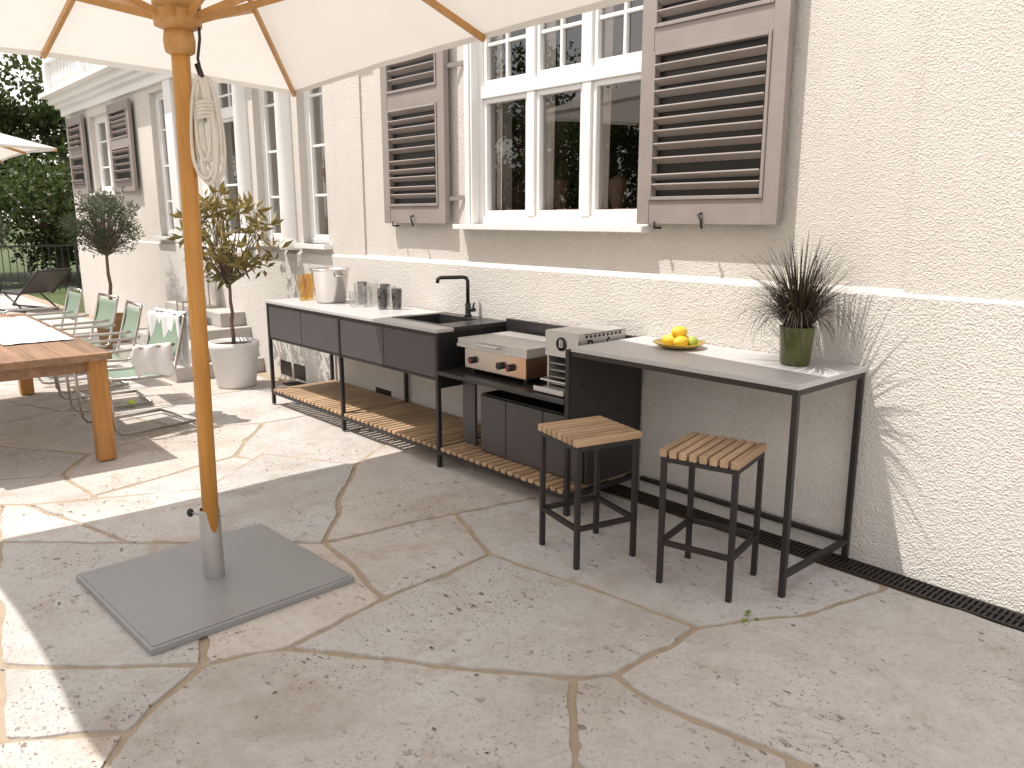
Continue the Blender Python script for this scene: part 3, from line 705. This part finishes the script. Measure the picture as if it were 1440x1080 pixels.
# ------------------------------------------------------------------ plants
def leaves(mb,c,n,rad,ls,asp=.4,up=0.3):
    for i in range(n):
        while True:
            p=Vector((R.uniform(-1,1),R.uniform(-1,1),R.uniform(-1,1)))
            if p.length<1: break
        q=Vector(c)+Vector((p.x*rad[0],p.y*rad[1],p.z*rad[2]))
        d=(p*.8+Vector((R.gauss(0,.6),R.gauss(0,.6),R.gauss(0,.5)+up))).normalized(); s=d.cross(Vector((R.gauss(0,1),R.gauss(0,1),R.gauss(0,1)))).normalized()
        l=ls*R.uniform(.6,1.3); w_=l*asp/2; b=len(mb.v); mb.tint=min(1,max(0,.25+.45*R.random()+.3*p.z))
        nn=d.cross(s)*l*.08
        mb.v+=[q,q+d*l*.5+s*w_+nn,q+d*l,q+d*l*.5-s*w_+nn]; mb.face([b,b+1,b+2,b+3])
def potted(name,loc,pr,ph,potmat,trunk_h,cc,crad,leafm,ncl,nl,ls,asp,clr,tr=.018):
    r=root(name,loc); f=MB(); f.lathe([(0,0),(pr*.72,0),(pr*.78,.02),(pr*.97,ph*.85),(pr,ph*.88),(pr,ph),(pr*.92,ph),(pr*.9,ph*.9),(0,ph*.9)],(0,0,0),32); f.done("pot",potmat,r)
    f=MB(); f.lathe([(0,ph*.93),(pr*.9,ph*.92)],(0,0,0),20); f.done("soil",M['soil'],r)
    f=MB(); top=Vector((cc[0],cc[1],trunk_h)); pts=[Vector((0,0,ph*.9)).lerp(top,k/6)+Vector((.02*math.sin(k*1.7),.015*math.cos(k*2.1),0))*(1 if 0<k<6 else 0) for k in range(7)]
    f.tube(pts,[tr*(1.2-.07*k) for k in range(7)],8)
    lf=MB()
    for i in range(ncl):
        while True:
            p=Vector((R.uniform(-1,1),R.uniform(-1,1),R.uniform(-.9,1)))
            if .35<p.length<1: break
        c=Vector((cc[0]+p.x*crad[0],cc[1]+p.y*crad[1],cc[2]+p.z*crad[2]))
        mid=top.lerp(c,.5)+Vector((R.uniform(-.04,.04),R.uniform(-.04,.04),-.02))
        f.tube([top-Vector((0,0,.05)),mid,c],[tr*.5,tr*.3,.002],5)
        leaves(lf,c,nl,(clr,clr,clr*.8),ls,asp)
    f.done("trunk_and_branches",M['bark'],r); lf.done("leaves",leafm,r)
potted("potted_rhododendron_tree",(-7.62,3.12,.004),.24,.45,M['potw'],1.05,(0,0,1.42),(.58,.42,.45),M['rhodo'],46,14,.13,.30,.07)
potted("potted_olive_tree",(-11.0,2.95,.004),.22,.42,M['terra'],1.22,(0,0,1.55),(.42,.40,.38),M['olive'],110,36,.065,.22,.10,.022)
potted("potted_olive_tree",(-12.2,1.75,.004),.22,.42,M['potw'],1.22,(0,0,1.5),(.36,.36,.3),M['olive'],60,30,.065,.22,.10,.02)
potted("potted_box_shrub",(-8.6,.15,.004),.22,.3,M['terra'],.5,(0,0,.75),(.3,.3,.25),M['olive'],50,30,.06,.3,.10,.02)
def lantern(loc,w_,h_):
    r=root("garden_lantern",loc); f=MB(); t_=.012
    for sx in(-1,1):
        for sy in(-1,1): f.box(sx*w_/2-t_/2,sx*w_/2+t_/2,sy*w_/2-t_/2,sy*w_/2+t_/2,0,h_)
    f.box(-w_/2-.008,w_/2+.008,-w_/2-.008,w_/2+.008,h_,h_+.02); f.box(-w_/2-.008,w_/2+.008,-w_/2-.008,w_/2+.008,-.001,.014)
    f.tube([(-.05,0,h_+.02),(-.04,0,h_+.08),(.04,0,h_+.08),(.05,0,h_+.02)],.005,6); f.done("frame",M['tube'],r)
    f=MB(); q=w_/2
    for a in ((-q,-q,q,-q),(q,-q,q,q),(q,q,-q,q),(-q,q,-q,-q)):
        b=len(f.v); f.v+=[Vector((a[0],a[1],.014)),Vector((a[2],a[3],.014)),Vector((a[2],a[3],h_)),Vector((a[0],a[1],h_))]; f.face([b,b+1,b+2,b+3])
    f.done("panes",M['tumbler'],r); f=MB(); f.lathe([(0,.014),(.035,.014),(.035,.14),(0,.14)],(0,0,0),14); f.done("candle",M['towel'],r)
lantern((-9.3,3.48,.621),.24,.34); lantern((-9.0,3.2,.466),.18,.26)
L=root("sun_lounger",(-16.6,3.0,0),math.radians(20)); f=MB()
for s in(-.3,.3):
    f.tube([(-.9,s,.02),(-.5,s,.35),(.4,s,.32),(1.0,s,.75)],.018,8); f.tube([(.5,s,.02),(-.1,s,.34)],.015,8); f.tube([(-.9,s,.02),(.5,s,.02)],.015,8)
    f.tube([(-.2,s,.34),(-.1,s,.52),(.5,s,.5)],.014,8)
f.tube([(1.0,-.3,.75),(1.0,.3,.75)],.018,8); f.done("frame",M['fsteel'],L)
f=MB(); f.grid(lambda u,v:(-.5+.9*u,-.28+.56*v,.34-.02*u),4,4); f.grid(lambda u,v:(.4+.6*u,-.28+.56*v,.32+.43*u),4,4); f.done("sling",M['anthra'],L)
F_=root("iron_railing",(-20.3,0,0)); f=MB()
f.box(-.02,.02,-9,14,1.0,1.04); f.box(-.015,.015,-9,14,.12,.15)
y=-9
while y<14: f.box(-.008,.008,y-.008,y+.008,0.0,1.0); y+=.13
y=-9
while y<14.1: f.box(-.025,.025,y-.025,y+.025,-.03,1.08); y+=2.3
f.done("bars",M['fence'],F_)
def treemesh(seed,ht,cr,nl,ls):
    global R
    R=random.Random(seed); f=MB(); f.tube([(0,0,-.1),(.1,0,ht*.25),(0,.1,ht*.5),(.1,.1,ht*.8)],[.28,.2,.14,.05],10)
    lf=MB(); ncl=70
    for i in range(ncl):
        while True:
            p=Vector((R.uniform(-1,1),R.uniform(-1,1),R.uniform(-1,1)))
            if .3<p.length<1: break
        c=Vector((p.x*cr,p.y*cr,ht*.56+p.z*ht*.42)); 
        if i%3==0: f.tube([(0,0,ht*(.2+.3*R.random())),(c.x*.5,c.y*.5,c.z*.8),tuple(c)],[.09,.05,.01],6)
        rr=R.uniform(.45,.95)*cr*.36; leaves(lf,c,nl//ncl,(rr,rr,rr*.75),ls,.6,.2)
    return f,lf
tm=[treemesh(sd,ht,cr,10000,.19) for sd,ht,cr in ((11,7.2,2.8),(23,6.0,2.4),(37,4.2,2.6))]
cache={}
def tree(i,loc,rz,sc,name="deciduous_tree"):
    r=root(name,loc,rz); r.scale=(sc,sc,sc)
    for part,nm,mt in ((0,"trunk",M['bark']),(1,"foliage",M['leaf'])):
        key=(i,part)
        if key not in cache: cache[key]=tm[i][part].done(nm,mt,r)
        else:
            o=bpy.data.objects.new(nm,cache[key].data); scene.collection.objects.link(o); o.parent=r
for i,x,y,s in ((0,-27,3.2,.85),(1,-26,6.6,.98),(0,-29,9.5,.98),(1,-28.5,.2,.95),(0,-30,-4,.9),(2,-23.5,5.2,.75),(2,-23.2,2.0,.6),(2,-23.4,8.6,.8),(2,-24,-1.5,.7),(1,-25,12,1.1)):
    tree(i,(x,y,-.03),R.uniform(0,6),s)
for i,x,y,s in ((0,-12,-13,1.0),(1,-17,-12,.9),(0,-23,-14,1.1),(1,-7,-15,1.1),(0,-2,-15,1.1),(0,5,-14,1.1),(1,-27,-11,1.1)):
    tree(i,(x,y,-.03),R.uniform(0,6),s)
f=MB(); leaves(f,(0,0,0),8,(.025,.025,.006),.04,.5,.1); o=f.done("fallen_leaf",leafmat("fresh_leaf",(.10,.16,.02),(.22,.28,.05))); o.location=(-1.62,2.76,.022)
f=MB()
for i in range(90):
    x,y=R.uniform(-7,-.6),R.uniform(.4,3.5); f.tint=R.random(); a=R.uniform(0,6.3); l=R.uniform(.005,.014); b=len(f.v)
    for q,rr in ((0,1),(1.3,.5),(3.1,1),(4.4,.45)): f.v.append(Vector((x+l*rr*math.cos(a+q),y+l*rr*math.sin(a+q),.0155+.003*R.random())))
    f.face([b,b+1,b+2,b+3])
f.done("dry_leaf_litter",leafmat("dry_leaf",(.06,.035,.02),(.22,.13,.05)))
# ------------------------------------------------------------------ camera
th=math.radians(11.85); a=math.radians(138.29)
cd=bpy.data.cameras.new("camera"); co=bpy.data.objects.new("camera",cd); scene.collection.objects.link(co); scene.camera=co
co.location=(0,0,1.65); d=Vector((math.cos(th)*math.cos(a),math.cos(th)*math.sin(a),-math.sin(th)))
co.rotation_euler=d.to_track_quat('-Z','Y').to_euler()
cd.sensor_width=36; cd.lens=36*1120/1440; cd.clip_start=.05; cd.clip_end=2000
# ------------------------------------------------------------------ light
el=math.radians(64); hx,hy=.55,.835
sd=bpy.data.lights.new("sun",'SUN'); so=bpy.data.objects.new("sun",sd); scene.collection.objects.link(so)
sd.energy=5.0; sd.angle=math.radians(.5); sd.color=(1,.95,.885)
so.rotation_euler=Vector((hx*math.cos(el),hy*math.cos(el),-math.sin(el))).to_track_quat('-Z','Y').to_euler()
wd=bpy.data.worlds.new("World"); scene.world=wd; wd.use_nodes=True; nt=wd.node_tree; bg=nt.nodes["Background"]
sk=nt.nodes.new("ShaderNodeTexSky"); sk.sky_type='NISHITA'; sk.sun_disc=False; sk.sun_elevation=el; sk.sun_rotation=math.atan2(-hx,-hy); sk.dust_density=2.5; sk.air_density=1
tc=nt.nodes.new("ShaderNodeTexCoord"); nz=nt.nodes.new("ShaderNodeTexNoise"); nz.inputs["Scale"].default_value=2.2; nz.inputs["Detail"].default_value=4; nt.links.new(tc.outputs["Generated"],nz.inputs["Vector"])
cr=nt.nodes.new("ShaderNodeValToRGB"); cr.color_ramp.elements[0].position=.36; cr.color_ramp.elements[1].position=.56; nt.links.new(nz.outputs[0],cr.inputs[0])
mx=nt.nodes.new("ShaderNodeMix"); mx.data_type='RGBA'; nt.links.new(cr.outputs[0],mx.inputs[0]); nt.links.new(sk.outputs[0],mx.inputs[6]); mx.inputs[7].default_value=(10.8,10.2,9.7,1)
nt.links.new(mx.outputs[2],bg.inputs[0]); bg.inputs[1].default_value=.15
scene.view_settings.view_transform='Standard'; scene.view_settings.look='None'; scene.view_settings.exposure=0
